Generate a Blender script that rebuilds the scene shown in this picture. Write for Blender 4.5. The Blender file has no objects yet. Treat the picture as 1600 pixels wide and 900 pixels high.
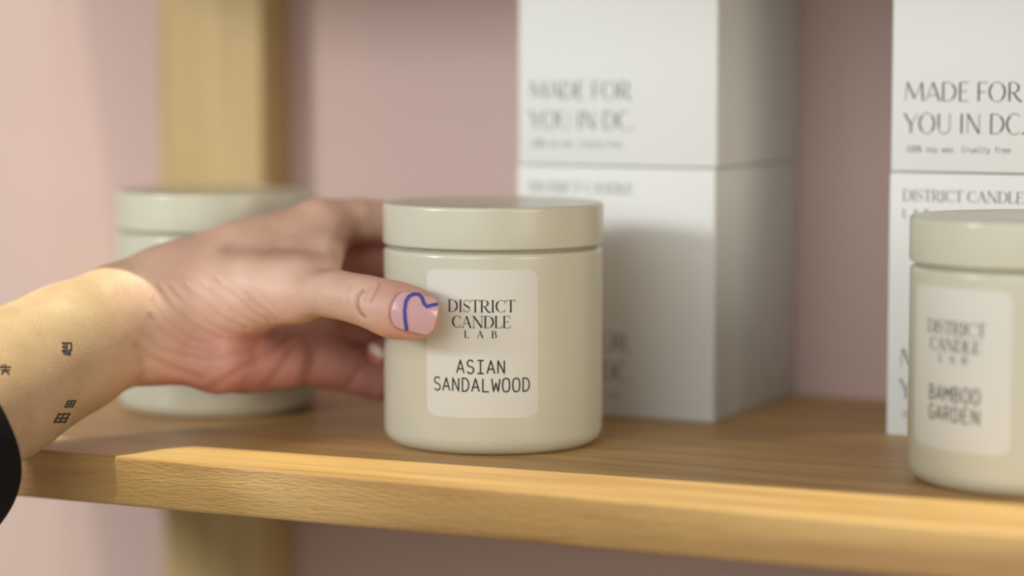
import bpy, bmesh, math, random
import numpy as np
from mathutils import Vector, Matrix
from mathutils.bvhtree import BVHTree

SC = bpy.context.scene
COL = SC.collection
Z0 = 1.15                       # height of the shelf top above the floor
PI = math.pi
R_ = math.radians

# ------------------------------------------------------------------ camera
CAM = np.array([0.39522636, -0.78772552, 0.1355 + Z0])
PITCH, YAW, FPX = R_(5.14), R_(26.2), 3778.0
cam_d = bpy.data.cameras.new('camera')
cam = bpy.data.objects.new('camera', cam_d)
COL.objects.link(cam)
cam.location = CAM
cam.rotation_euler = (PI / 2 - PITCH, 0, YAW)
cam_d.sensor_width = 36
cam_d.lens = FPX * 36 / 1600
cam_d.clip_start = 0.02
cam_d.dof.use_dof = True
cam_d.dof.focus_distance = 0.836
cam_d.dof.aperture_fstop = 3.0
SC.camera = cam

# ------------------------------------------------------------------ light
world = bpy.data.worlds.new('World')
SC.world = world
world.use_nodes = True
bg = world.node_tree.nodes['Background']
bg.inputs[0].default_value = (1.0, 0.95, 0.86, 1)
bg.inputs[1].default_value = 0.30

def look(o, d):
    o.rotation_euler = Vector(d).to_track_quat('-Z', 'Y').to_euler()

def area(name, loc, target, size, power, col):
    d = bpy.data.lights.new(name, 'AREA')
    d.shape = 'RECTANGLE'; d.size = size[0]; d.size_y = size[1]
    d.energy = power; d.color = col
    o = bpy.data.objects.new(name, d); COL.objects.link(o)
    o.location = loc
    look(o, Vector(target) - Vector(loc))
    return o

KD = Vector((-0.58, -0.77, 0.26)).normalized()
area('window_light', Vector((0.05, 0.05, Z0 + .06)) + KD * 1.5, (0.05, 0.05, Z0 + .06), (0.2, 0.2), 11, (0.955, 0.985, 0.985))
KD2 = Vector((0.02, -1.0, 0.33)).normalized()
area('front_fill_light', Vector((0, 0, Z0)) + KD2 * 2.6, (0, 0, Z0 + .05), (1.5, 1.2), 20.5, (0.955, 0.985, 0.985))  # broad fill added in front to lighten the jar and box fronts
KD3 = Vector((0.83, -0.47, 0.2)).normalized()
area('warm_fill_light', Vector((0.1, 0, Z0 + .05)) + KD3 * 2.4, (0.1, 0, Z0 + .05), (1.0, 1.0), 18, (1.0, 0.87, 0.70))  # added fill that warms the right-hand sides of boxes and jars
sun_d = bpy.data.lights.new('sun', 'SUN')
sun_d.energy = 4.0; sun_d.angle = R_(0.5); sun_d.color = (1.0, 0.98, 0.68)
sun = bpy.data.objects.new('sun', sun_d); COL.objects.link(sun)
sun.location = (1, -1, 3)
look(sun, -Vector((-0.15, -0.12, 1.0)))

SC.view_settings.view_transform = 'Standard'
SC.view_settings.look = 'None'
SC.view_settings.gamma = 1.0
SC.view_settings.use_curve_mapping = False
SC.view_settings.exposure = 0.1

# ------------------------------------------------------------------ measuring helpers
FH = np.array([-math.sin(YAW), math.cos(YAW), 0.0])
FW = FH * math.cos(PITCH) - np.array([0, 0, math.sin(PITCH)])
RT = np.array([math.cos(YAW), math.sin(YAW), 0.0])
UP = np.cross(RT, FW)

def pt(x, y, d):                     # a sight line measured at (x, y), met d metres away
    return CAM + (FW + RT * ((x - 800) / FPX) + UP * ((450 - y) / FPX)) * d

def pj(P):
    v = np.asarray(P) - CAM
    w = v @ FW
    return 800 + FPX * (v @ RT) / w, 450 - FPX * (v @ UP) / w, w

# ------------------------------------------------------------------ materials
def mat(name, col, rough=0.5, spec=0.5, sss=0.0, bump=None, coat=0.0):
    m = bpy.data.materials.new(name); m.use_nodes = True
    b = m.node_tree.nodes['Principled BSDF']
    b.inputs['Base Color'].default_value = (*col, 1)
    b.inputs['Roughness'].default_value = rough
    b.inputs['Specular IOR Level'].default_value = spec
    b.inputs['Coat Weight'].default_value = coat
    if bump:
        scale, strength, dist = bump
        nt = m.node_tree
        tc = nt.nodes.new('ShaderNodeTexCoord')
        n = nt.nodes.new('ShaderNodeTexNoise'); n.inputs['Scale'].default_value = scale
        n.inputs['Detail'].default_value = 3
        bp = nt.nodes.new('ShaderNodeBump'); bp.inputs['Strength'].default_value = strength
        bp.inputs['Distance'].default_value = dist
        nt.links.new(tc.outputs['Object'], n.inputs['Vector'])
        nt.links.new(n.outputs['Fac'], bp.inputs['Height'])
        nt.links.new(bp.outputs['Normal'], b.inputs['Normal'])
    return m

def wood(name, dark, light, axis=0, rough=0.42):
    """oak: long growth lines along one axis with short pores"""
    m = bpy.data.materials.new(name); m.use_nodes = True
    nt = m.node_tree; N = nt.nodes; L = nt.links
    b = N['Principled BSDF']
    tc = N.new('ShaderNodeTexCoord')
    def stretched(lo, hi, sc, det):
        mp = N.new('ShaderNodeMapping')
        s = [hi, hi, hi]; s[axis] = lo
        mp.inputs['Scale'].default_value = s
        L.new(tc.outputs['Object'], mp.inputs['Vector'])
        n = N.new('ShaderNodeTexNoise'); n.inputs['Scale'].default_value = sc
        n.inputs['Detail'].default_value = det; n.inputs['Roughness'].default_value = 0.6
        L.new(mp.outputs['Vector'], n.inputs['Vector'])
        return n
    g = stretched(0.6, 9.0, 9.0, 5)
    r = N.new('ShaderNodeValToRGB')
    r.color_ramp.elements[0].position = 0.32; r.color_ramp.elements[0].color = (*dark, 1)
    r.color_ramp.elements[1].position = 0.62; r.color_ramp.elements[1].color = (*light, 1)
    L.new(g.outputs['Fac'], r.inputs['Fac'])
    p = stretched(3.2, 26.0, 70.0, 2)
    r2 = N.new('ShaderNodeValToRGB')
    r2.color_ramp.elements[0].position = 0.30; r2.color_ramp.elements[0].color = (0.72, 0.66, 0.6, 1)
    r2.color_ramp.elements[1].position = 0.42; r2.color_ramp.elements[1].color = (1, 1, 1, 1)
    L.new(p.outputs['Fac'], r2.inputs['Fac'])
    mx = N.new('ShaderNodeMix'); mx.data_type = 'RGBA'; mx.blend_type = 'MULTIPLY'
    mx.inputs['Factor'].default_value = 0.4
    L.new(r.outputs['Color'], mx.inputs['A']); L.new(r2.outputs['Color'], mx.inputs['B'])
    q = stretched(0.35, 14.0, 14.0, 3)
    r3 = N.new('ShaderNodeValToRGB')
    r3.color_ramp.elements[0].position = 0.60; r3.color_ramp.elements[0].color = (1, 1, 1, 1)
    r3.color_ramp.elements[1].position = 0.70; r3.color_ramp.elements[1].color = (0.62, 0.52, 0.44, 1)
    L.new(q.outputs['Fac'], r3.inputs['Fac'])
    m2 = N.new('ShaderNodeMix'); m2.data_type = 'RGBA'; m2.blend_type = 'MULTIPLY'
    m2.inputs['Factor'].default_value = 0.8
    L.new(mx.outputs['Result'], m2.inputs['A']); L.new(r3.outputs['Color'], m2.inputs['B'])
    L.new(m2.outputs['Result'], b.inputs['Base Color'])
    bp = N.new('ShaderNodeBump'); bp.inputs['Strength'].default_value = 0.8
    bp.inputs['Distance'].default_value = 0.0004
    L.new(p.outputs['Fac'], bp.inputs['Height'])
    L.new(bp.outputs['Normal'], b.inputs['Normal'])
    b.inputs['Roughness'].default_value = rough
    return m

M = {}
M['oak'] = wood('oak', (0.39, 0.212, 0.082), (0.56, 0.355, 0.138), 0)
M['oak_post'] = wood('oak_post', (0.47, 0.335, 0.145), (0.55, 0.41, 0.19), 2, 0.55)
M['pink'] = mat('pink_paint', (0.57, 0.42, 0.385), 0.75, 0.3, bump=(60, 0.05, 0.001))
M['floor'] = wood('floor_wood', (0.06, 0.045, 0.035), (0.11, 0.08, 0.06), 0, 0.5)
M['sage'] = mat('sage_glaze', (0.57, 0.562, 0.455), 0.29, 0.45, bump=(900, 0.03, 0.0002), coat=0.3)
M['sage'].node_tree.nodes['Principled BSDF'].inputs['Coat Roughness'].default_value = 0.2
M['paper'] = mat('label_paper', (0.655, 0.648, 0.60), 0.5, 0.35)
M['card'] = mat('white_card', (0.695, 0.715, 0.70), 0.55, 0.35, bump=(1500, 0.03, 0.0002))
M['ink'] = mat('black_ink', (0.014, 0.013, 0.012), 0.6, 0.3)
M['grey_ink'] = mat('grey_ink', (0.055, 0.055, 0.055), 0.6, 0.3)
M['tattoo'] = mat('tattoo_ink', (0.06, 0.048, 0.045), 0.55, 0.3)
M['nail'] = mat('nail', (0.62, 0.375, 0.395), 0.16, 0.5, coat=0.5)
M['pale_nail'] = mat('pale_nail', (0.76, 0.60, 0.54), 0.2, 0.5, coat=0.4)
M['blue'] = mat('blue_polish', (0.075, 0.075, 0.36), 0.2, 0.5)
M['black'] = mat('black_knit', (0.009, 0.009, 0.011), 0.95, 0.12, bump=(700, 0.6, 0.001))

# ------------------------------------------------------------------ object helpers
def link(o, parent=None):
    COL.objects.link(o)
    if parent: o.parent = parent
    return o

def tag(o, label=None, cat=None, group=None, kind=None):
    if label: o['label'] = label
    if cat: o['category'] = cat
    if group: o['group'] = group
    if kind: o['kind'] = kind
    return o

def empty(name, loc, rz=0):
    o = bpy.data.objects.new(name, None)
    o.empty_display_size = 0.02
    COL.objects.link(o); o.location = loc; o.rotation_euler = (0, 0, rz)
    return o

def from_bm(name, bm, m, parent=None, smooth=True):
    me = bpy.data.meshes.new(name)
    bm.normal_update(); bm.to_mesh(me); bm.free()
    me.materials.append(m)
    if smooth:
        for p in me.polygons: p.use_smooth = True
    return link(bpy.data.objects.new(name, me), parent)

def from_py(name, vs, fs, m, parent=None, smooth=True):
    me = bpy.data.meshes.new(name)
    me.from_pydata([tuple(v) for v in vs], [], fs)
    me.materials.append(m)
    if smooth:
        for p in me.polygons: p.use_smooth = True
    me.update()
    return link(bpy.data.objects.new(name, me), parent)

def bevel(bm, w, seg=3):
    bmesh.ops.bevel(bm, geom=bm.edges[:], offset=w, segments=seg, profile=0.5, affect='EDGES')

def box_bm(x0, x1, y0, y1, z0, z1, w=0.0005, seg=3):
    bm = bmesh.new()
    bmesh.ops.create_cube(bm, size=1)
    for v in bm.verts:
        v.co = Vector((x0 if v.co.x < 0 else x1, y0 if v.co.y < 0 else y1, z0 if v.co.z < 0 else z1))
    if w: bevel(bm, w, seg)
    return bm

def sharp(o, ang=35):
    me = o.data
    bm = bmesh.new(); bm.from_mesh(me)
    for e in bm.edges:
        e.smooth = not (len(e.link_faces) == 2 and e.calc_face_angle(0) > R_(ang))
    bm.to_mesh(me); bm.free()

def prism_bm(poly, z0, z1):
    bm = bmesh.new()
    lo = [bm.verts.new((x, y, z0 if not callable(z0) else z0(x, y))) for x, y in poly]
    hi = [bm.verts.new((x, y, z1)) for x, y in poly]
    n = len(poly)
    bm.faces.new(hi); bm.faces.new(lo[::-1])
    for i in range(n):
        j = (i + 1) % n
        bm.faces.new((lo[i], lo[j], hi[j], hi[i]))
    return bm

def lathe(name, prof, m, parent, seg=128):
    vs, fs = [], []
    n = len(prof)
    for k in range(seg):
        a = 2 * PI * k / seg
        for r, z in prof: vs.append((r * math.cos(a), r * math.sin(a), z))
    for k in range(seg):
        k2 = (k + 1) % seg
        for i in range(n - 1):
            fs.append((k * n + i, k2 * n + i, k2 * n + i + 1, k * n + i + 1))
    bot = len(vs); vs.append((0, 0, prof[0][1]))
    top = len(vs); vs.append((0, 0, prof[-1][1]))
    for k in range(seg):
        k2 = (k + 1) % seg
        fs.append((bot, k2 * n, k * n))
        fs.append((top, k * n + n - 1, k2 * n + n - 1))
    return from_py(name, vs, fs, m, parent)

def arc_prof(cx, cz, r, a0, a1, n=8):
    return [(cx + r * math.cos(R_(a0 + (a1 - a0) * i / n)), cz + r * math.sin(R_(a0 + (a1 - a0) * i / n))) for i in range(n + 1)]

# ------------------------------------------------------------------ setting
WALL_Y = 0.170
CORNER_X = -0.324
def structure(name, bm, m, smooth=False):
    o = from_bm(name, bm, m, None, smooth)
    o['kind'] = 'structure'
    return o
structure('floor', box_bm(-2.5, 2.5, -3.0, 1.0, -0.05, 0.0, 0), M['floor'])
structure('wall_back', box_bm(CORNER_X, 2.4, WALL_Y, WALL_Y + 0.08, 0.0, 2.6, 0), M['pink'])
# the wall turns away at a corner to the left of the shelf
ta = R_(16)
lx, ly = CORNER_X - 1.6 * math.cos(ta), WALL_Y + 1.6 * math.sin(ta)
structure('wall_left', prism_bm([(CORNER_X, WALL_Y), (CORNER_X, WALL_Y + 0.08), (lx, ly + 0.08), (lx, ly)], 0.0, 2.6), M['pink'])

POST = (-0.246, -0.1898, 0.145, WALL_Y - 0.0005)
SH_L, SH_R, SH_F, SH_B = -0.315, 0.95, -0.0925, WALL_Y - 0.0005
def shelf(name, z, label, left=SH_L, skew=0.0, back=0.0):
    c = 0.0004                                     # clearance round the post
    fy = lambda x: SH_F + back + skew * (x + 0.1)
    poly = [(left, fy(left)), (SH_R, fy(SH_R)), (SH_R, SH_B), (POST[1] + c, SH_B), (POST[1] + c, POST[2] - c),
            (POST[0] - c, POST[2] - c), (POST[0] - c, SH_B), (left, SH_B)]
    bm = prism_bm(poly, lambda x, y: -0.0172 + 0.0045 * (x + 0.02), 0.0)
    es = [e for e in bm.edges if all(abs(v.co.y - fy(v.co.x)) < 1e-6 for v in e.verts) or all(abs(v.co.x - left) < 1e-6 for v in e.verts)]
    bmesh.ops.bevel(bm, geom=es, offset=0.0013, segments=4, profile=0.5, affect='EDGES')
    o = from_bm(name, bm, M['oak'], None, True)
    sharp(o, 40)
    o.location = (0, 0, Z0 + z)
    return tag(o, label, 'shelf')
shelf('wooden_shelf', 0.0, 'thick light oak shelf board carrying the jars and white boxes')
shelf('wooden_shelf', 0.24, 'upper oak shelf board above the stacked white boxes, shading them', skew=0.052, back=0.0056)  # unseen board; front edge skewed to slant the shade it casts below
po = from_bm('wooden_post', box_bm(POST[0], POST[1], POST[2], POST[3], 0.0005, 2.2, 0.0008), M['oak_post'], None, True)
sharp(po, 40)
tag(po, 'upright flat wooden post against the pink wall behind the left jar', 'post')

# ------------------------------------------------------------------ lettering: strokes drawn as flat ink
def ell(cx, cy, rx, ry, a0, a1, n=16):
    return [(cx + rx * math.cos(R_(a0 + (a1 - a0) * i / n)), cy + ry * math.sin(R_(a0 + (a1 - a0) * i / n))) for i in range(n + 1)]

# each glyph: (advance, [(points, weight)...]) cap height 1, weight t = thin, T = thick
t, T = 0.42, 1.25
def ser(x, y, w=0.1):                # a small flat serif
    return ([(x - w, y), (x + w, y)], t)
DIDONE = {
 'D': (0.86, [([(.14, 0), (.14, 1)], T), ([(.02, 1), (.36, 1)] + ell(.36, .5, .42, .5, 90, -90)[1:] + [(.02, 0)], t), (ell(.36, .5, .41, .47, 55, -55), T)]),
 'I': (0.36, [([(.18, 0), (.18, 1)], T), ser(.18, 0, .13), ser(.18, 1, .13)]),
 'S': (0.62, [(ell(.31, .76, .22, .24, 20, 200, 10), t), ([(.10, .68), (.18, .58), (.44, .42), (.52, .32)], T), (ell(.31, .25, .23, .25, 25, -160, 10), t), ([(.52, .98), (.52, .78)], t), ([(.07, .03), (.07, .24)], t)]),
 'T': (0.72, [([(.36, 0), (.36, 1)], T), ([(.03, .82), (.04, 1), (.68, 1), (.69, .82)], t), ser(.36, 0, .13)]),
 'R': (0.80, [([(.14, 0), (.14, 1)], T), ([(.02, 1), (.40, 1)] + ell(.38, .74, .24, .26, 90, -90, 10)[1:] + [(.14, .48)], t), (ell(.38, .74, .23, .23, 50, -50, 8), T), ([(.36, .48), (.58, .08), (.70, 0), (.80, .02)], T * .9), ser(.14, 0, .12)]),
 'C': (0.84, [(ell(.46, .5, .38, .5, 50, 310, 24), t), (ell(.46, .5, .37, .46, 125, 235), T), ([(.74, .98), (.74, .72)], t), ([(.74, .02), (.74, .22)], t)]),
 'A': (0.86, [([(.10, 0), (.40, 1)], t), ([(.40, 1), (.74, 0)], T), ([(.20, .34), (.60, .34)], t), ser(.10, 0, .1), ser(.74, 0, .12)]),
 'N': (0.94, [([(.14, 0), (.14, 1)], t), ([(.14, 1), (.80, 0)], T), ([(.80, 0), (.80, 1)], t), ser(.14, 0, .12), ser(.80, 1, .12), ser(.10, 1, .1)]),
 'L': (0.66, [([(.14, 0), (.14, 1)], T), ([(.02, 0), (.60, 0), (.62, .26)], t), ser(.14, 1, .13)]),
 'E': (0.70, [([(.14, 0), (.14, 1)], T), ([(.02, 0), (.62, 0), (.64, .24)], t), ([(.02, 1), (.58, 1), (.60, .78)], t), ([(.14, .52), (.44, .52)], t), ([(.44, .42), (.44, .62)], t)]),
 'B': (0.72, [([(.14, 0), (.14, 1)], T), ([(.02, 1), (.36, 1)] + ell(.36, .76, .20, .24, 90, -90, 10)[1:] + [(.14, .52)], t), ([(.36, .52)] + ell(.38, .26, .25, .26, 90, -90, 10) + [(.02, 0)], t), (ell(.36, .76, .19, .2, 50, -50, 8), T), (ell(.38, .26, .24, .22, 50, -50, 8), T)]),
 ' ': (0.34, []),
}
k, K = 0.55, 1.3
FLARE = {
 'M': (0.98, [([(.06, 0), (.14, 1)], k), ([(.14, 1), (.48, .12)], K), ([(.48, .12), (.82, 1)], k), ([(.82, 1), (.88, 0)], K)]),
 'A': (0.72, [([(.04, 0), (.36, 1)], k), ([(.36, 1), (.68, 0)], K), ([(.14, .30), (.58, .30)], k)]),
 'D': (0.78, [([(.12, 0), (.12, 1)], K), ([(.12, 1), (.28, 1)] + ell(.28, .5, .42, .5, 90, -90)[1:] + [(.12, 0)], k), (ell(.28, .5, .41, .47, 50, -50), K)]),
 'E': (0.56, [([(.12, 0), (.12, 1)], K), ([(.12, 1), (.52, 1)], k), ([(.12, .52), (.46, .52)], k), ([(.12, 0), (.52, 0)], k)]),
 'F': (0.54, [([(.12, 0), (.12, 1)], K), ([(.12, 1), (.54, 1)], k), ([(.12, .50), (.46, .50)], k)]),
 'O': (0.86, [(ell(.42, .5, .36, .52, 0, 360, 32), k), (ell(.42, .5, .35, .48, 130, 230), K), (ell(.42, .5, .35, .48, 50, -50), K)]),
 'R': (0.70, [([(.12, 0), (.12, 1)], K), ([(.12, 1), (.30, 1)] + ell(.30, .73, .25, .27, 90, -90, 10)[1:] + [(.12, .46)], k), (ell(.30, .73, .24, .24, 50, -50, 8), K), ([(.30, .46), (.52, .10), (.68, -.02)], K)]),
 'Y': (0.68, [([(.02, 1), (.34, .44)], K), ([(.66, 1), (.34, .44)], k), ([(.34, .44), (.34, 0)], K)]),
 'U': (0.76, [([(.12, 1), (.12, .34)] + ell(.38, .30, .26, .32, 180, 360, 14) + [(.64, 1)], k), ([(.12, 1), (.12, .30)], K)]),
 'I': (0.30, [([(.14, 0), (.14, 1)], K)]),
 'N': (0.80, [([(.12, 0), (.12, 1)], k), ([(.12, 1), (.66, 0)], K), ([(.66, 0), (.66, 1)], k)]),
 'C': (0.74, [(ell(.42, .5, .36, .52, 48, 312, 26), k), (ell(.42, .5, .35, .48, 125, 235), K)]),
 '.': (0.26, [([(.10, 0), (.10, .08)], 2.4)]),
 ' ': (0.30, []),
}
def stad(x0, x1, y0, y1, a0=0, a1=360, n=28):
    return ell((x0 + x1) / 2, (y0 + y1) / 2, (x1 - x0) / 2, (y1 - y0) / 2, a0, a1, n)
def sup(a0, a1, cx=.27, cy=.5, rx=.21, ry=.51, n=30, e=0.72):
    o = []
    for i in range(n + 1):
        a = R_(a0 + (a1 - a0) * i / n)
        c, s = math.cos(a), math.sin(a)
        o.append((cx + rx * math.copysign(abs(c) ** e, c), cy + ry * math.copysign(abs(s) ** e, s)))
    return o
MONO = {
 'A': (.62, [([(.04, 0), (.27, 1), (.50, 0)], 1), ([(.12, .33), (.42, .33)], 1)]),
 'S': (.62, [(ell(.27, .76, .19, .25, 25, 250, 14) + ell(.27, .25, .20, .26, 70, -155, 16), 1)]),
 'I': (.62, [([(.27, 0), (.27, 1)], 1), ([(.08, 1), (.46, 1)], 1), ([(.08, 0), (.46, 0)], 1)]),
 'N': (.62, [([(.08, 0), (.08, 1), (.46, 0), (.46, 1)], 1)]),
 'D': (.62, [([(.08, 0), (.08, 1), (.22, 1)] + ell(.22, .5, .25, .5, 90, -90, 18) + [(.08, 0)], 1)]),
 'L': (.62, [([(.10, 1), (.10, 0), (.47, 0)], 1)]),
 'W': (.62, [([(.02, 1), (.13, 0), (.27, .68), (.41, 0), (.52, 1)], 1)]),
 'O': (.62, [(sup(0, 360), 1)]),
 'B': (.62, [([(.08, .52), (.26, .52)] + ell(.26, .26, .20, .26, 90, -90, 12) + [(.08, 0), (.08, 1), (.24, 1)] + ell(.24, .76, .19, .24, 90, -90, 12), 1)]),
 'M': (.62, [([(.05, 0), (.05, 1), (.27, .42), (.49, 1), (.49, 0)], 1)]),
 'G': (.62, [(sup(42, 318) + [(.48, .45), (.30, .45)], 1)]),
 'R': (.62, [([(.08, 0), (.08, 1), (.26, 1)] + ell(.26, .74, .20, .26, 90, -90, 12) + [(.08, .48)], 1), ([(.26, .48), (.48, 0)], 1)]),
 'E': (.62, [([(.46, 1), (.09, 1), (.09, 0), (.46, 0)], 1), ([(.09, .52), (.42, .52)], 1)]),
 # small letters for the fine print
 '1': (.62, [([(.12, .8), (.28, 1), (.28, 0)], 1), ([(.1, 0), (.46, 0)], 1)]),
 '0': (.62, [(sup(0, 360), 1)]),
 '%': (.62, [([(.06, 0), (.48, 1)], 1), (ell(.13, .8, .1, .16, 0, 360, 10), 1), (ell(.42, .2, .1, .16, 0, 360, 10), 1)]),
 's': (.62, [(ell(.27, .52, .17, .17, 30, 250, 8) + ell(.27, .17, .18, .18, 70, -150, 8), 1)]),
 'o': (.62, [(ell(.27, .35, .20, .35, 0, 360, 16), 1)]),
 'y': (.62, [([(.06, .7), (.28, 0)], 1), ([(.48, .7), (.2, -.26), (.08, -.26)], 1)]),
 'w': (.62, [([(.03, .7), (.14, 0), (.27, .5), (.40, 0), (.51, .7)], 1)]),
 'a': (.62, [([(.10, .64), (.3, .7), (.44, .56), (.44, 0)], 1), (ell(.27, .2, .18, .2, 0, 360, 12), 1)]),
 'x': (.62, [([(.06, 0), (.48, .7)], 1), ([(.06, .7), (.48, 0)], 1)]),
 'r': (.62, [([(.14, 0), (.14, .7)], 1), (ell(.32, .46, .18, .24, 180, 40, 8), 1)]),
 'u': (.62, [([(.08, .7), (.08, .2)] + ell(.26, .2, .18, .2, 180, 360, 8) + [(.44, .7)], 1), ([(.44, .3), (.44, 0)], 1)]),
 'e': (.62, [([(.08, .36), (.46, .36)] + ell(.27, .35, .20, .35, 0, 310, 14), 1)]),
 'l': (.62, [([(.12, 1), (.27, 1), (.27, 0)], 1), ([(.08, 0), (.46, 0)], 1)]),
 't': (.62, [([(.24, .95), (.24, .14), (.34, 0), (.46, .03)], 1), ([(.08, .7), (.44, .7)], 1)]),
 'i': (.62, [([(.12, .7), (.27, .7), (.27, 0)], 1), ([(.08, 0), (.46, 0)], 1), ([(.27, .9), (.27, 1)], 1)]),
 'f': (.62, [([(.46, 1), (.32, 1), (.24, .85), (.24, 0)], 1), ([(.08, .66), (.44, .66)], 1)]),
 'C': (.62, [(sup(42, 318), 1)]),
 '.': (.62, [([(.26, 0), (.26, .08)], 1.6)]),
 ' ': (.62, []),
}

def ribbons(text, font, x0, x1, y0, cap, w, centre=True, space=0.0):
    """strokes of a line of lettering fitted between x0 and x1 -> list of (points, width)"""
    tot = sum(font[c][0] for c in text) + space * (len(text) - 1)
    s = (x1 - x0) / (tot - 0.08)
    out, x = [], 0.0
    for c in text:
        adv, st = font[c]
        for pts, wt in st:
            out.append(([(x0 + (x + px) * s, y0 + py * cap) for px, py in pts], w * wt))
        x += adv + space
    return out

def lay(strokes, fn, step=0.0006):
    """flat ribbon mesh of strokes; fn maps (across, up) to 3-D"""
    vs, fs = [], []
    for pts, w in strokes:
        q = [pts[0]]
        for a, b in zip(pts, pts[1:]):
            n = max(1, int(math.hypot(b[0] - a[0], b[1] - a[1]) / step))
            for i in range(1, n + 1): q.append((a[0] + (b[0] - a[0]) * i / n, a[1] + (b[1] - a[1]) * i / n))
        closed = math.hypot(q[0][0] - q[-1][0], q[0][1] - q[-1][1]) < 1e-7
        base = len(vs)
        for i, p in enumerate(q):
            a = q[i - 1] if i else (q[-2] if closed else q[0])
            b = q[i + 1] if i < len(q) - 1 else (q[1] if closed else q[-1])
            def nrm(u, v):
                l = math.hypot(v[0] - u[0], v[1] - u[1]) or 1
                return (-(v[1] - u[1]) / l, (v[0] - u[0]) / l)
            n1 = nrm(a, p) if a != p else nrm(p, b)
            n2 = nrm(p, b) if b != p else n1
            mx, my = n1[0] + n2[0], n1[1] + n2[1]
            ml = math.hypot(mx, my) or 1
            mx /= ml; my /= ml
            h = w / 2 / max(0.55, mx * n1[0] + my * n1[1])
            vs.append(fn(p[0] + mx * h, p[1] + my * h)); vs.append(fn(p[0] - mx * h, p[1] - my * h))
        for i in range(len(q) - 1):
            k0 = base + 2 * i
            fs.append((k0, k0 + 1, k0 + 3, k0 + 2))
    return vs, fs

# ------------------------------------------------------------------ jars
JR = 0.0400
def on_cyl(r, ang):
    def f(s, z):
        a = ang + s / JR
        return (r * math.sin(a), -r * math.cos(a), z)
    return f

def make_jar(loc, label, ang=None, scent=None):
    root = empty('candle_jar', loc)
    tag(root, label, 'candle jar', 'sage green candle jars on the shelf')
    prof = [(0.0, 0.0008), (0.031, 0.0008), (0.0325, 0.0)]
    prof += arc_prof(JR - 0.0062, 0.0062, 0.0062, -88, 0, 10)
    prof += [(JR, 0.02), (JR, 0.04), (JR, 0.0695)]
    prof += arc_prof(JR - 0.0016, 0.0700, 0.0016, 0, 88, 6)
    prof += [(0.0374, 0.0718), (0.0370, 0.0722), (0.0370, 0.0735)]
    lathe('jar_body', prof[1:], M['sage'], root)
    LR = 0.0403
    lp = [(0.0372, 0.0728)] + arc_prof(LR - 0.0011, 0.0739, 0.0011, -90, 0, 6) + [(LR, 0.080), (LR, 0.0862)]
    lp += arc_prof(LR - 0.0013, 0.0866, 0.0013, 0, 90, 6) + [(0.0355, 0.0879), (0.0345, 0.0876)]
    lathe('lid', lp, M['sage'], root)
    if ang is None: return root
    # paper label wrapped on the front
    w, z0, z1, rc = 0.0411, 0.0139, 0.0662, 0.0036
    n, mrows = 40, 44
    vs, fs = [], []
    rr = JR + 0.00006
    f = on_cyl(rr, ang)
    for j in range(mrows + 1):
        v = j / mrows
        z = z0 + (z1 - z0) * v
        dz = min(z - z0, z1 - z)
        inset = 0 if dz >= rc else rc - math.sqrt(max(0, rc * rc - (rc - dz) ** 2))
        for i in range(n + 1):
            s = (-w / 2 + inset) + (w - 2 * inset) * i / n
            vs.append(f(s, z))
    # rows bunched near the rounded corners
    for j in range(mrows):
        for i in range(n):
            a = j * (n + 1) + i
            fs.append((a, a + 1, a + n + 2, a + n + 1))
    lab = from_py('paper_label', vs, fs, M['paper'], root)
    st = []
    st += ribbons('DISTRICT', DIDONE, -.0119, .0119, .0513, .0042, .00046)
    st += ribbons('CANDLE', DIDONE, -.0104, .0104, .0458, .0041, .00046)
    st += ribbons('LAB', DIDONE, -.0058, .0056, .0422, .0025, .00036, space=0.95)
    g = on_cyl(rr + 0.00006, ang)
    vs, fs = lay(st, g)
    from_py('brand_lettering', vs, fs, M['ink'], lab, False)
    st = []
    for text, hw, zb in scent:
        st += ribbons(text, MONO, -hw, hw, zb, .0046, .00052)
    vs, fs = lay(st, g)
    from_py('scent_lettering', vs, fs, M['ink'], lab, False)
    return root

J_MAIN = (0, 0, Z0)
make_jar(J_MAIN, 'sage green lidded candle jar held by the hand, labelled Asian Sandalwood', R_(20.2),
         [('ASIAN', .0088, .0297), ('SANDALWOOD', .0177, .0233)])
make_jar((0.1985, 0.0010, Z0), 'sage green lidded candle jar at the right edge, labelled Bamboo Garden', R_(-24),
         [('BAMBOO', .0106, .0297), ('GARDEN', .0106, .0233)])
make_jar((-0.1399, 0.0308, Z0), 'sage green lidded candle jar at the left, partly hidden behind the hand')

# ------------------------------------------------------------------ candle boxes
BW, BD, BH = 0.0844, 0.0925, 0.0980
def make_box(x, y, z, label, group):
    root = empty('candle_box', (x, y, Z0 + z))
    tag(root, label, 'box', group)
    b = from_bm('carton', box_bm(0, BW, 0, BD, 0, BH, 0.0006, 3), M['card'], root)
    sharp(b, 50)
    f = lambda s, q: (s, -0.00008, q)
    st = ribbons('MADE FOR', FLARE, .0048, .0480, .0260, .0068, .0005)
    st += ribbons('YOU IN DC.', FLARE, .0048, .0500, .0142, .0072, .0005)
    vs, fs = lay(st, f)
    from_py('slogan_lettering', vs, fs, M['ink'], root, False)
    st = ribbons('100% soy wax. Cruelty free.', MONO, .0058, .0462, .0073, .0022, .00022)
    vs, fs = lay(st, f, 0.0003)
    from_py('fine_print', vs, fs, M['grey_ink'], root, False)
    st = ribbons('DISTRICT CANDLE', DIDONE, .0050, .0500, .0876, .0041, .00036)
    st += ribbons('LAB', DIDONE, .0052, .0150, .0815, .0030, .00036, space=.8)
    vs, fs = lay(st, f)
    from_py('brand_lettering', vs, fs, M['grey_ink'], root, False)
    return root
LX, LY = -0.0277, 0.0765
RX, RY = 0.1257, 0.0765
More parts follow.
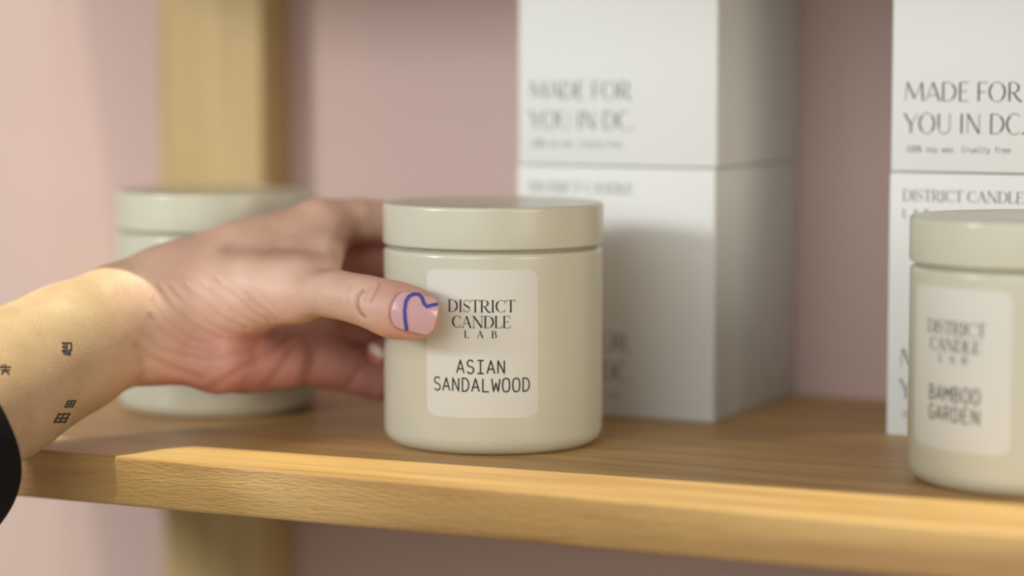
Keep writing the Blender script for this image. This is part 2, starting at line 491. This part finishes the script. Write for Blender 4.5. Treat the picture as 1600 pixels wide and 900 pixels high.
make_box(LX, LY, 0, 'lower white candle box of the stack directly behind the held jar', 'white candle boxes')
make_box(LX + .0004, LY + .0003, BH + .0004, 'upper white candle box of the stack behind the held jar', 'white candle boxes')
make_box(RX, RY, 0, 'lower white candle box of the right stack, behind the Bamboo Garden jar', 'white candle boxes')
make_box(RX + .0003, RY, BH + .0004, 'upper white candle box of the right stack, its slogan in clear view', 'white candle boxes')

# ------------------------------------------------------------------ the hand and forearm: one continuous surface
def cone(P, a, b, ra, rb, flat=None):
    """distance to a tapered limb segment; flat = (direction, factor) presses it along a direction"""
    a = np.asarray(a, np.float32); b = np.asarray(b, np.float32)
    ba = b - a
    q = P - a
    h = np.clip((q @ ba) / float(ba @ ba), 0, 1)
    q = q - h[:, None] * ba
    if flat is not None:
        n = np.asarray(flat[0], np.float32); n = n / np.linalg.norm(n)
        c = q @ n
        q = q + np.outer(c * (1 / flat[1] - 1), n)
    return np.sqrt(np.einsum('ij,ij->i', q, q)) - (ra + (rb - ra) * h)

def smin(a, b, k):
    h = np.clip(0.5 + 0.5 * (b - a) / k, 0, 1)
    return b + (a - b) * h - k * h * (1 - h)

def chain(P, js, k=0.003):
    d = None
    for (a, ra), (b, rb) in zip(js, js[1:]):
        c = cone(P, a, b, ra, rb)
        d = c if d is None else smin(d, c, k)
    return d

def J(x, y, d, rpx):                       # joint measured in the view: centre, distance, radius
    return (pt(x, y, d), rpx * d / FPX)

WR = J(232, 488, .885, 82)
ARM = [J(-330, 800, .765, 128), J(-150, 690, .810, 124), J(0, 603, .850, 116), J(110, 544, .870, 102), J(190, 502, .883, 89), WR]
IDX = [J(497, 352, .915, 39), J(560, 346, .922, 36), J(645, 352, .930, 34), J(735, 360, .936, 29), J(795, 366, .929, 26)]
MID = [J(510, 414, .928, 41), J(645, 416, .938, 37), J(745, 432, .940, 30), J(815, 436, .930, 27)]
RNG = [J(510, 504, .928, 40), J(640, 512, .936, 36), J(735, 510, .943, 29), J(800, 512, .939, 26)]
PNK = [J(500, 562, .920, 40), J(590, 588, .928, 37), J(640, 600, .936, 29), J(628, 566, .925, 25), J(594, 550, .906, 21)]
THB = [J(300, 470, .888, 61), J(372, 466, .886, 61), J(462, 459, .871, 41), J(528, 460, .852, 32), J(572, 470, .848, 34), J(615, 484, .844, 39), J(648, 490, .842, 40)]

def body_sdf(P):
    d = chain(P, ARM, 0.003)
    # wrist is a little flattened, then the palm fans out
    palm = None
    for js, kk in ((([J(262, 436, .891, 48), J(370, 398, .900, 46), IDX[0]]), 0.006),
                   (([J(262, 470, .898, 48), J(390, 432, .915, 46), MID[0]]), 0.006),
                   (([J(262, 520, .898, 48), J(390, 500, .912, 46), RNG[0]]), 0.006),
                   (([J(262, 552, .892, 45), J(380, 562, .902, 46), PNK[0]]), 0.006)):
        c = chain(P, js, 0.006)
        palm = c if palm is None else smin(palm, c, 0.009)
    heel = chain(P, [J(252, 560, .882, 33), J(340, 566, .888, 44), J(440, 566, .906, 40)], 0.006)
    palm = smin(palm, heel, 0.005)
    d = smin(d, palm, 0.014)
    th = chain(P, THB, 0.006)
    # web of skin between thumb and index finger
    web = None
    for q in range(8):
        u = q / 7
        js = [J(292, 430 + 26 * u, .897 - .008 * u, 45), J(410, 388 + 56 * u, .906 - .030 * u, 36),
              J(527 - 20 * u - 18 * u * (1 - u), 364 + 62 * u, .911 - .041 * u, 24)]
        c = chain(P, js, 0.003)
        web = c if web is None else smin(web, c, 0.005)
    th = smin(th, web, 0.008)
    d = smin(d, th, 0.007)
    f = None
    for js in (IDX, MID, RNG, PNK):
        c = chain(P, js, 0.001)
        f = c if f is None else smin(f, c, 0.0012)
    return smin(d, f, 0.004)

def surface_nets(fun, lo, hi, h):
    n = np.ceil((np.asarray(hi) - lo) / h).astype(int) + 1
    ax = [(lo[i] + h * np.arange(n[i])).astype(np.float32) for i in range(3)]
    F = np.empty(n, np.float32)
    B = 16
    st = [np.arange(0, m, B) for m in n]
    cen = np.array([[min(i + B / 2, n[0]), min(j + B / 2, n[1]), min(k_ + B / 2, n[2])] for i in st[0] for j in st[1] for k_ in st[2]])
    dc = fun((np.asarray(lo) + cen * h).astype(np.float32))
    q = 0
    reach = B / 2 * 1.7321 * h * 1.15 + 0.001
    for i in st[0]:
        for j in st[1]:
            for k_ in st[2]:
                sl = (slice(i, i + B), slice(j, j + B), slice(k_, k_ + B))
                if abs(dc[q]) > reach:
                    F[sl] = dc[q]
                else:
                    X, Y, Z = np.meshgrid(ax[0][sl[0]], ax[1][sl[1]], ax[2][sl[2]], indexing='ij')
                    F[sl] = fun(np.stack([X.ravel(), Y.ravel(), Z.ravel()], 1)).reshape(X.shape)
                q += 1
    S = F < 0
    corners = [(a, b, c) for a in (0, 1) for b in (0, 1) for c in (0, 1)]
    cnt = sum(S[a:n[0] - 1 + a, b:n[1] - 1 + b, c:n[2] - 1 + c].astype(np.int8) for a, b, c in corners)
    idx = np.argwhere((cnt > 0) & (cnt < 8))
    cid = -np.ones(n - 1, np.int64)
    cid[tuple(idx.T)] = np.arange(len(idx))
    acc = np.zeros((len(idx), 3)); num = np.zeros(len(idx))
    for ca in corners:
        for axn in range(3):
            if ca[axn]: continue
            cb = list(ca); cb[axn] = 1
            fa = F[tuple((idx + ca).T)]; fb = F[tuple((idx + cb).T)]
            m = (fa < 0) != (fb < 0)
            tt = np.where(m, fa / np.where(m, fa - fb, 1), 0)
            p = np.tile(np.asarray(ca, float), (len(idx), 1)); p[:, axn] = tt
            acc[m] += p[m]; num[m] += 1
    V = np.asarray(lo) + h * (idx + acc / num[:, None])
    faces = []
    for axn in range(3):
        sl0 = [slice(None)] * 3; sl1 = [slice(None)] * 3
        sl0[axn] = slice(0, -1); sl1[axn] = slice(1, None)
        e = np.argwhere(S[tuple(sl0)] != S[tuple(sl1)])
        u, v = (axn + 1) % 3, (axn + 2) % 3
        e = e[(e[:, u] > 0) & (e[:, v] > 0) & (e[:, u] < n[u] - 1) & (e[:, v] < n[v] - 1)]
        ins = S[tuple(e.T)]
        du = np.eye(3, dtype=int)[u]; dv = np.eye(3, dtype=int)[v]
        q = np.stack([cid[tuple((e - du - dv).T)], cid[tuple((e - dv).T)], cid[tuple(e.T)], cid[tuple((e - du).T)]], 1)
        q[~ins] = q[~ins][:, ::-1]
        faces.append(q)
    Fc = np.concatenate(faces)
    Fc = Fc[(Fc >= 0).all(1)]
    return V, Fc

pts = np.array([p for js in (ARM[1:], IDX, MID, RNG, PNK, THB) for p, r in js])
lo = pts.min(0) - 0.034; hi = pts.max(0) + 0.034
V, Fc = surface_nets(body_sdf, lo, hi, 0.00065)

# relax the staircase, then press in the skin folds
def neigh_avg(V, Fc, it=2):
    e = np.concatenate([Fc[:, [0, 1]], Fc[:, [1, 2]], Fc[:, [2, 3]], Fc[:, [3, 0]]])
    for _ in range(it):
        s = np.zeros_like(V); c = np.zeros(len(V))
        for i in range(3):
            s[:, i] = np.bincount(e[:, 0], V[e[:, 1], i], len(V)) + np.bincount(e[:, 1], V[e[:, 0], i], len(V))
        c = np.bincount(e[:, 0], minlength=len(V)) + np.bincount(e[:, 1], minlength=len(V))
        V = V * 0.5 + 0.5 * s / c[:, None]
    return V
V = neigh_avg(V, Fc, 4)

def vnormals(V, Fc):
    fn = np.cross(V[Fc[:, 2]] - V[Fc[:, 0]], V[Fc[:, 3]] - V[Fc[:, 1]])
    n = np.zeros_like(V)
    for c in range(4):
        for i in range(3): n[:, i] += np.bincount(Fc[:, c], fn[:, i], len(V))
    return n / (np.linalg.norm(n, axis=1, keepdims=True) + 1e-12)

NV = vnormals(V, Fc)
PX, PY, PD = pj(V)
vdir = (CAM - V); vdir /= np.linalg.norm(vdir, axis=1, keepdims=True)
facing = np.clip((NV * vdir).sum(1) * 3, 0, 1)

def seg_dist(px, py, poly):
    best = np.full(len(px), 1e9)
    for (x0, y0), (x1, y1) in zip(poly, poly[1:]):
        dx, dy = x1 - x0, y1 - y0
        h = np.clip(((px - x0) * dx + (py - y0) * dy) / (dx * dx + dy * dy), 0, 1)
        best = np.minimum(best, np.hypot(px - x0 - h * dx, py - y0 - h * dy))
    return best

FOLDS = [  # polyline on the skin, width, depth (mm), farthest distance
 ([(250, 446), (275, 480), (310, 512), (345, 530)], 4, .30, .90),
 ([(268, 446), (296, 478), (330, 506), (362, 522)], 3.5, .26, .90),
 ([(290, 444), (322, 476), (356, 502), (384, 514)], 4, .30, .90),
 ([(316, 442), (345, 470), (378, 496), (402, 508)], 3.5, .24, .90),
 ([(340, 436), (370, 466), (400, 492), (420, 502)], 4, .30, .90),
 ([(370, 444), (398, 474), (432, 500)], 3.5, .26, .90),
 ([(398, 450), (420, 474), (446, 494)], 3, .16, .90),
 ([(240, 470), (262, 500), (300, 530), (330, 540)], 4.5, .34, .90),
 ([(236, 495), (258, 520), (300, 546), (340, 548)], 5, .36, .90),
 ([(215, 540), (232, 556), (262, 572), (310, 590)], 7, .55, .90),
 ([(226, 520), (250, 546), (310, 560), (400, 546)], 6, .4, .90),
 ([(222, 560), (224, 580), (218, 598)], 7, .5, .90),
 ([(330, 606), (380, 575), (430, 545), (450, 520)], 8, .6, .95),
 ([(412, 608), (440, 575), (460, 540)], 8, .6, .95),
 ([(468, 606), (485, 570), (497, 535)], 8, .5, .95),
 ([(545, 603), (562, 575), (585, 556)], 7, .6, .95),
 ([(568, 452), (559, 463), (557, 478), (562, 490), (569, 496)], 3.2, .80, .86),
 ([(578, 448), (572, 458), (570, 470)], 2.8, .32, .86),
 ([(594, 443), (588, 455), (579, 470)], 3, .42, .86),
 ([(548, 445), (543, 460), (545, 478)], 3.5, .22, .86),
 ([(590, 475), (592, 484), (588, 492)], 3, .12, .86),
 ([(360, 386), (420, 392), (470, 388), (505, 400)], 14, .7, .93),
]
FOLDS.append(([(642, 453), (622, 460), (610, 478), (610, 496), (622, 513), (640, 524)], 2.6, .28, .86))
disp = np.zeros(len(V)); shade_flush = np.zeros(len(V))
for poly, w, dep, far in FOLDS:
    d = seg_dist(PX, PY, poly)
    shade_flush = np.maximum(shade_flush, np.exp(-(d / (w * .8)) ** 2) * dep * (PD < far) * (.75 if far < .87 else .28))
    disp -= np.exp(-(d / w) ** 2) * dep * 0.001 * facing * (PD < far)
V = V + NV * disp[:, None]
# pads of the fingers flatten where they press on the jar
rj = np.hypot(V[:, 0], V[:, 1]); clear = 0.0405
press = (rj < clear) & (V[:, 2] > Z0) & (V[:, 2] < Z0 + 0.0895)
V[press, :2] *= (clear / rj[press])[:, None]

person = empty('person', tuple(WR[0]))
tag(person, 'person in a black sleeve, tattooed forearm and hand reaching in to grip the jar', 'person')
OFF = WR[0]
def skin_mat():
    m = bpy.data.materials.new('skin'); m.use_nodes = True
    nt = m.node_tree; N = nt.nodes; L = nt.links
    b = N['Principled BSDF']
    at = N.new('ShaderNodeAttribute'); at.attribute_name = 'tone'
    tc = N.new('ShaderNodeTexCoord')
    n = N.new('ShaderNodeTexNoise'); n.inputs['Scale'].default_value = 90; n.inputs['Detail'].default_value = 4
    L.new(tc.outputs['Object'], n.inputs['Vector'])
    r = N.new('ShaderNodeValToRGB')
    r.color_ramp.elements[0].position = .3; r.color_ramp.elements[0].color = (.90, .84, .82, 1)
    r.color_ramp.elements[1].position = .7; r.color_ramp.elements[1].color = (1.03, 1.03, 1.03, 1)
    L.new(n.outputs['Fac'], r.inputs['Fac'])
    mx = N.new('ShaderNodeMix'); mx.data_type = 'RGBA'; mx.blend_type = 'MULTIPLY'; mx.inputs['Factor'].default_value = 1
    L.new(at.outputs['Color'], mx.inputs['A']); L.new(r.outputs['Color'], mx.inputs['B'])
    L.new(mx.outputs['Result'], b.inputs['Base Color'])
    v = N.new('ShaderNodeTexVoronoi'); v.inputs['Scale'].default_value = 1100
    L.new(tc.outputs['Object'], v.inputs['Vector'])
    bp = N.new('ShaderNodeBump'); bp.inputs['Strength'].default_value = .25; bp.inputs['Distance'].default_value = .0003
    L.new(v.outputs['Distance'], bp.inputs['Height']); L.new(bp.outputs['Normal'], b.inputs['Normal'])
    b.inputs['Roughness'].default_value = .48
    b.inputs['Specular IOR Level'].default_value = .4
    b.inputs['Subsurface Weight'].default_value = .25
    b.inputs['Subsurface Radius'].default_value = (1.0, .35, .2)
    b.inputs['Subsurface Scale'].default_value = .003
    return m
M['skin'] = skin_mat()
body = from_py('forearm_and_hand', V - OFF, Fc.tolist(), M['skin'], person)
# skin tones: palm and fingertips are rosier; arm painted darker and yellower for the sunlight
arm_w = np.clip((260 - PX) / 120, 0, 1)[:, None]
base = np.array([.64, .425, .33]) * (1 - arm_w) + np.array([.49, .355, .225]) * arm_w; rosy = np.array([.54, .26, .22]); pinkc = np.array([.66, .36, .31])
NVD = NV
palm_w = np.clip((PY - 505 - np.clip((PX - 250) / 300, 0, 1) * -10) / 25, 0, 1) * np.clip((PX - 205) / 40, 0, 1) * np.clip((PD - .868) / .012, 0, 1)
inner = np.clip((PX - 505) / 25, 0, 1) * np.clip((PY - 362) / 12, 0, 1) * np.clip((PD - .885) / .01, 0, 1)
palm_w = np.maximum(palm_w, inner)
tip_w = np.clip((PX - 560) / 70, 0, 1) * (PD < .875) * np.clip((PX - 500) / 100, 0, 1)
tone = base + (rosy - base) * palm_w[:, None]
tone = tone + (pinkc - tone) * (tip_w * .8)[:, None]
tone = tone * (1 - np.minimum(shade_flush, .5)[:, None] * np.array([.6, .85, .9]))   # crease shade painted into the skin folds, along with their flush
ca = body.data.color_attributes.new('tone', 'FLOAT_COLOR', 'POINT')
ca.data.foreach_set('color', np.concatenate([tone, np.ones((len(V), 1))], 1).astype(np.float32).ravel())

bvh = BVHTree.FromPolygons([tuple(v) for v in V], Fc.tolist())
def skin_hit(x, y):
    d = Vector(pt(x, y, 1.0) - CAM).normalized()
    loc, nor, _, _ = bvh.ray_cast(Vector(CAM), d)
    return loc, nor

# thumbnail with its painted blue line
c0, nrm = skin_hit(650, 489)
nn = Vector((0, 0, 0))
for x in (630, 645, 660):
    for y in (476, 489, 502): nn += skin_hit(x, y)[1]
nn.normalize()
ta_ = Vector(pt(690, 497, .842) - pt(610, 478, .845)); ta_ -= nn * ta_.dot(nn); ta_.normalize()
sa_ = nn.cross(ta_).normalized()
A0 = skin_hit(613, 482)[0]
def plane_uv(x, y):
    d = Vector(pt(x, y, 1.0) - CAM)
    s = (c0 - Vector(CAM)).dot(nn) / d.dot(nn)
    q = Vector(CAM) + d * s - c0
    return q.dot(ta_), q.dot(sa_)
NL0, NL1 = plane_uv(612, 480)[0], plane_uv(683, 496)[0]
NWD = abs(plane_uv(650, 457)[1] - plane_uv(650, 521)[1]) / 2
vmid = (plane_uv(650, 457)[1] + plane_uv(650, 521)[1]) / 2
def nail_pt(u, s, lift=0.0):              # u along, s across (metres)
    w = (s - vmid) / NWD
    h = 0.00055 - 0.0021 * w * w - 10.0 * (u - 0.001) ** 2 + lift
    return c0 + ta_ * u + sa_ * s + nn * h - Vector(OFF)
vs, fs = [], []
nu, nv = 28, 24
for i in range(nu + 1):
    a = i / nu
    u = NL0 + (NL1 - NL0) * a
    # rounded cuticle end and a gently rounded free edge
    if a < .3: wf = math.sqrt(max(0.0, 1 - ((.3 - a) / .3) ** 2)) * .97
    elif a > .82: wf = .97 * (1 - .55 * ((a - .82) / .18) ** 2.4)
    else: wf = .97
    wf = max(wf, 0.04)
    for j in range(nv + 1):
        vs.append(nail_pt(u, vmid + NWD * wf * (-1 + 2 * j / nv)))
for i in range(nu):
    for j in range(nv):
        a = i * (nv + 1) + j
        fs.append((a, a + 1, a + nv + 2, a + nv + 1))
nail = from_py('fingernail', vs, fs, M['nail'], person)
sd = nail.modifiers.new('thick', 'SOLIDIFY'); sd.thickness = 0.0004; sd.offset = 0
tag(nail, 'glossy pink thumbnail with a blue line')
line = [(636, 517), (633, 500), (632, 485), (634, 471), (639, 463), (647, 459), (655, 460), (660, 466), (662, 474), (667, 479), (674, 477), (684, 475)]
uv = [plane_uv(x, y) for x, y in line]
vs, fs = lay([(uv, .00112)], lambda u, s: nail_pt(u, s, .0004), .0003)
art = from_py('nail_art', vs, fs, M['blue'], nail, False)
sd = art.modifiers.new('thick', 'SOLIDIFY'); sd.thickness = 0.0003; sd.offset = 0
tag(art, 'curving blue painted line')

# pale nail on the curled little finger below the thumb
vs, fs = [], []
for i in range(15):
    for j in range(15):
        a, b_ = -1 + i / 7, -1 + j / 7
        x, y = a * math.sqrt(1 - b_ * b_ / 2), b_ * math.sqrt(1 - a * a / 2)
        h1, n1 = skin_hit(589 + 11.5 * x + 3 * y, 548 + 9.5 * y + 4 * x)
        if h1 is None or (Vector(CAM) - h1).length > .94: h1 = None
        vs.append(None if h1 is None else h1 + n1 * .0004 - Vector(OFF))
for i in range(14):
    for j in range(14):
        a = i * 15 + j
        q = (a, a + 15, a + 16, a + 1)
        if all(vs[k_] is not None for k_ in q): fs.append(q)
vs = [v or Vector((0, 0, 0)) for v in vs]
if fs:
    nl = from_py('fingernail', vs, fs, M['pale_nail'], person)
    sd = nl.modifiers.new('thick', 'SOLIDIFY'); sd.thickness = 0.0003; sd.offset = 0

# small tattooed characters on the wrist
def tattoo(strokes, w):
    def f(x, y):
        h, n = skin_hit(x, y)
        if h is None: return None
        return h + n * .00012 - Vector(OFF)
    vs, fs = [], []
    for pts in strokes:
        v, q = lay([(pts, w)], lambda x, y: f(x, y) or (0, 0, 0), 2.0)
        b0 = len(vs); vs += v; fs += [tuple(b0 + i for i in g) for g in q]
    return from_py('tattoo', vs, fs, M['tattoo'], person, False)
def glyph(cx, cy, sx, sy, lines, skew=0):
    return [[(cx + sx * (a + skew * b), cy + sy * b) for a, b in l] for l in lines]
G1 = [[(-1, -.9), (.9, -.9)], [(-.9, -.3), (-.1, -.3)], [(-1, .35), (.1, .35)], [(-.5, -.9), (-.5, .9)], [(.1, -.9), (-.1, 1)], [(.9, -.9), (.9, .2), (.3, .2)], [(.2, .4), (.8, 1)], [(.8, .4), (.2, 1)]]
G2 = [[(-1, -.4), (1, -.4)], [(0, -1), (0, .4)], [(-.8, .2), (.8, .2)], [(-.7, 1), (-.1, .3)], [(.7, 1), (.1, .3)], [(-.6, -.9), (-.4, -.5)]]
G3 = [[(-1, -.7), (1, -.8)], [(-1, .1), (1, 0)], [(-1, .8), (1, .7)], [(-.8, -1), (-.9, 1)], [(0, -1), (-.1, 1)], [(.8, -1), (.7, 1)]]
tattoo(glyph(104, 545, 8, 10, G1), 2.5)
tattoo(glyph(8, 577, 9, 8, G2), 2.4)
tattoo(glyph(110, 631, 7, 6, G3, -.4), 2.4)
tattoo(glyph(97, 653, 10, 8, G3, -.4), 2.6)

# black sleeve: a loose cuff over the forearm, running back to the elbow and up the arm
def tube(name, js, m, parent, seg=64, wob=0.0):
    """js: (centre, radius) rings joined into a closed tube with a rolled cuff"""
    cs = [Vector(p) for p, r in js]
    vs, fs = [], []
    ref = Vector((0, 0, 1))
    for i, (p, r) in enumerate(js):
        tg = (cs[min(i + 1, len(cs) - 1)] - cs[max(i - 1, 0)]).normalized()
        if i and (cs[i] - cs[i - 1]).length < 1e-5 : tg = last
        last = tg
        s = tg.cross(ref).normalized(); u = s.cross(tg)
        for j in range(seg):
            a = 2 * PI * j / seg
            rr = r * (1 + wob * math.sin(3 * a + i * 1.3) + wob * .6 * math.sin(7 * a - i * .9))
            vs.append(cs[i] + (s * math.cos(a) + u * math.sin(a)) * rr - Vector(OFF))
    n = len(js)
    for i in range(n - 1):
        for j in range(seg):
            j2 = (j + 1) % seg
            fs.append((i * seg + j, i * seg + j2, (i + 1) * seg + j2, (i + 1) * seg + j))
    fs.append(tuple(range((n - 1) * seg, n * seg)))
    return from_py(name, vs, fs, m, parent)
def lerp(a, b, f): return a + (b - a) * f
S0 = pt(-112, 695, .824); S1 = pt(-290, 805, .772); S2 = pt(-560, 960, .70); S3 = pt(-980, 1180, .60)
dS = (S0 - S1) / np.linalg.norm(S0 - S1)
js = [(S0 - dS * .012, .0320), (S0 - dS * .001, .0325), (S0 + dS * .0010, .0345), (S0 + dS * .0008, .0365), (S0 - dS * .002, .0378), (S0 - dS * .012, .0382)]
for a, b, ra, rb in ((S0 - dS * .012, S1, .0382, .0395), (S1, S2, .0395, .043), (S2, S3, .043, .05)):
    for q in range(1, 7): js.append((lerp(a, b, q / 6), lerp(ra, rb, q / 6)))
E3 = S3
for q in range(1, 9):
    js.append((E3 + np.array([-.10, -.05, .17]) * (q / 8) * 1.3 + np.array([-.03, -.02, -.03]) * math.sin(q / 8 * PI), .05 + .014 * q / 8))
tube('sleeve', js, M['black'], person, wob=.012)
